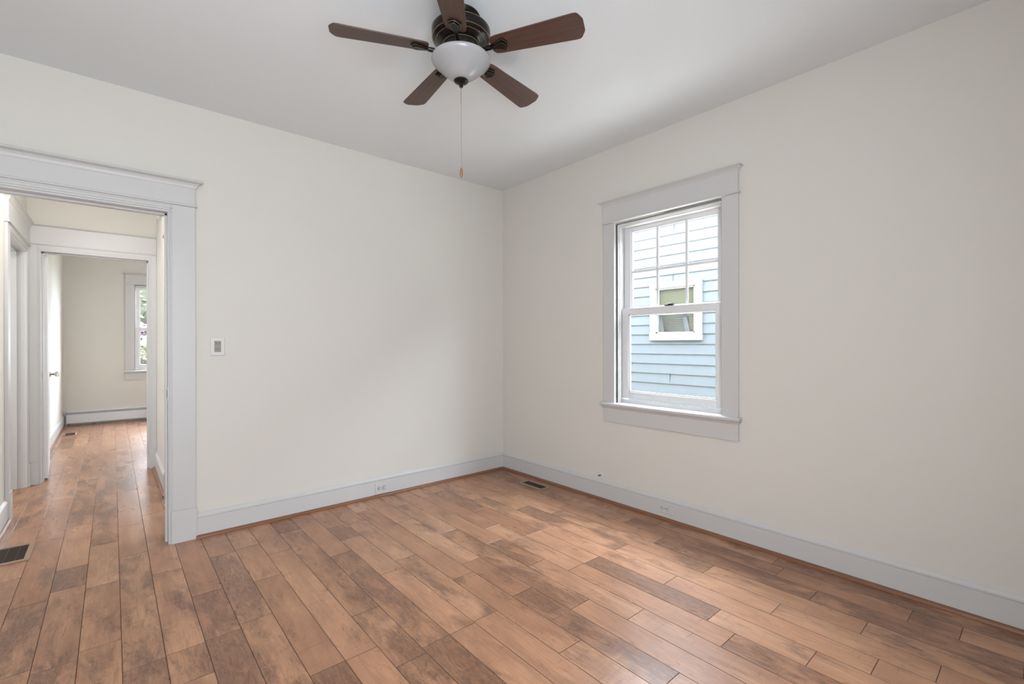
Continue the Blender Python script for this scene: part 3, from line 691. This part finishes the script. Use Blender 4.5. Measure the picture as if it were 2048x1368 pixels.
# ------------------------------------------------------------------ outside: shrubs and tree behind the far window
def leaves(root, name, m, c, rad, n, seed, size=.07):
    rnd = random.Random(seed); vs = []; fs = []
    for i in range(n):
        while True:
            q = Vector((rnd.uniform(-1, 1), rnd.uniform(-1, 1), rnd.uniform(-1, 1)))
            if .2 < q.length < 1: break
        p_ = Vector(c)+Vector((q.x*rad[0], q.y*rad[1], q.z*rad[2]))
        a = Vector((rnd.gauss(0, 1), rnd.gauss(0, 1), rnd.gauss(0, .5))).normalized(); b_ = a.orthogonal().normalized(); s_ = size*rnd.uniform(.6, 1.3)
        k = len(vs); vs += [p_-a*s_, p_+b_*s_*.45, p_+a*s_, p_-b_*s_*.45]; fs.append((k, k+1, k+2, k+3))
    me = bpy.data.meshes.new(name); me.from_pydata([tuple(v) for v in vs], [], fs); me.materials.append(m)
    o = bpy.data.objects.new(name, me); COL.objects.link(o); o.parent = root; return o
def tree(name, loc, label, seed, h, rad, n, m, trunk=.1, lean=0, cat='tree', core=True):
    r = empty(name, loc); tag(r, label, cat)
    rnd = random.Random(seed)
    MB().tube([(0, 0, 0), (.05, 0, h*.35), (lean*.5, .03, h*.6), (lean, 0, h*.95)], [trunk, trunk*.8, trunk*.5, trunk*.2], 10).build('trunk', M['bark'], r)
    for i in range(7):
        a = rnd.uniform(0, 2*PI); z = h*rnd.uniform(.3, .8); R2 = rnd.uniform(.5, .9)
        MB().tube([(0, 0, z), (R2*rad[0]*.5*math.cos(a), R2*rad[1]*.5*math.sin(a), z+.25*h*.5), (R2*rad[0]*math.cos(a), R2*rad[1]*math.sin(a), z+.2*h)], [trunk*.35, trunk*.22, trunk*.06], 7).build('branch', M['bark'], r)
    leaves(r, 'foliage', m, (0, 0, h), rad, n, seed)
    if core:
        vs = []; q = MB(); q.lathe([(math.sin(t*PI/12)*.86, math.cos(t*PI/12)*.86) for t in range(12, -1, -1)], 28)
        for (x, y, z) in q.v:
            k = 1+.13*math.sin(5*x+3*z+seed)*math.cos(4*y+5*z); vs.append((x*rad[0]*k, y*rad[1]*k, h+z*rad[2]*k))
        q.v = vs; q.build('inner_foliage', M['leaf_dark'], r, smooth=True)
    return r
tree('tree', (-2.0, 12.2, -.6), 'leafy green tree filling the top of the far room window', 3, 3.0, (1.9, 1.3, 1.5), 6500, M['leaf'], .12, .3)
tree('shrub', (-2.5, 9.6, -.6), 'yellow-green shrub behind the lower panes of the far room window', 5, 1.25, (1.3, .8, 1.0), 4500, M['leaf_y'], .05, cat='shrub')
tree('flowering_shrub', (-2.4, 8.1, -.6), 'pink flowering shrub behind the meeting rail of the far room window', 8, 2.12, (1.0, .35, .13), 900, M['flower'], .04, cat='shrub', core=False)
tree('hedge', (-1.2, 14.5, -.6), 'tall pale hedge at the very back of the garden', 9, 2.6, (4.5, .8, 3.2), 9000, M['leaf_y'], .08, cat='hedge')

tree('tree', (1.35, -9.2, -.6), 'dense tree added out of view to block low sky light between the two houses', 12, 2.7, (1.9, 1.2, 3.1), 3000, M['leaf'], .12)  # added unseen to keep low sky light out of the gap
# unseen lamps on the ceilings of the hall and, added as fill, the far room, hidden by the headers of the openings
em = mat('lamp_glass', (.9, .89, .87), .4); em.node_tree.nodes['Principled BSDF'].inputs['Emission Color'].default_value = (1, .96, .92, 1); em.node_tree.nodes['Principled BSDF'].inputs['Emission Strength'].default_value = 6
for x, y, label, p_ in ((-3.05, .62, 'round flush ceiling light in the hall just beyond the header', 22), (-1.7, 4.3, 'round flush ceiling light added to brighten the far room, out of view', 15)):
    hl = empty('ceiling_light', (x, y, H)); tag(hl, label, 'ceiling light')
    MB().lathe([(.10, 0), (.12, -.005), (.12, -.02), (.10, -.025)], 32).build('lamp_base', M['bronze'], hl, smooth=True)
    MB().lathe([(.11, -.02), (.13, -.03), (.12, -.06), (.08, -.085), (.03, -.095), (0, -.096)], 32).build('lamp_glass', em, hl, smooth=True)
    lamp('lamp_light', 'POINT', (x, y, H-.30), p_, (1, .97, .94)).data.shadow_soft_size = .1
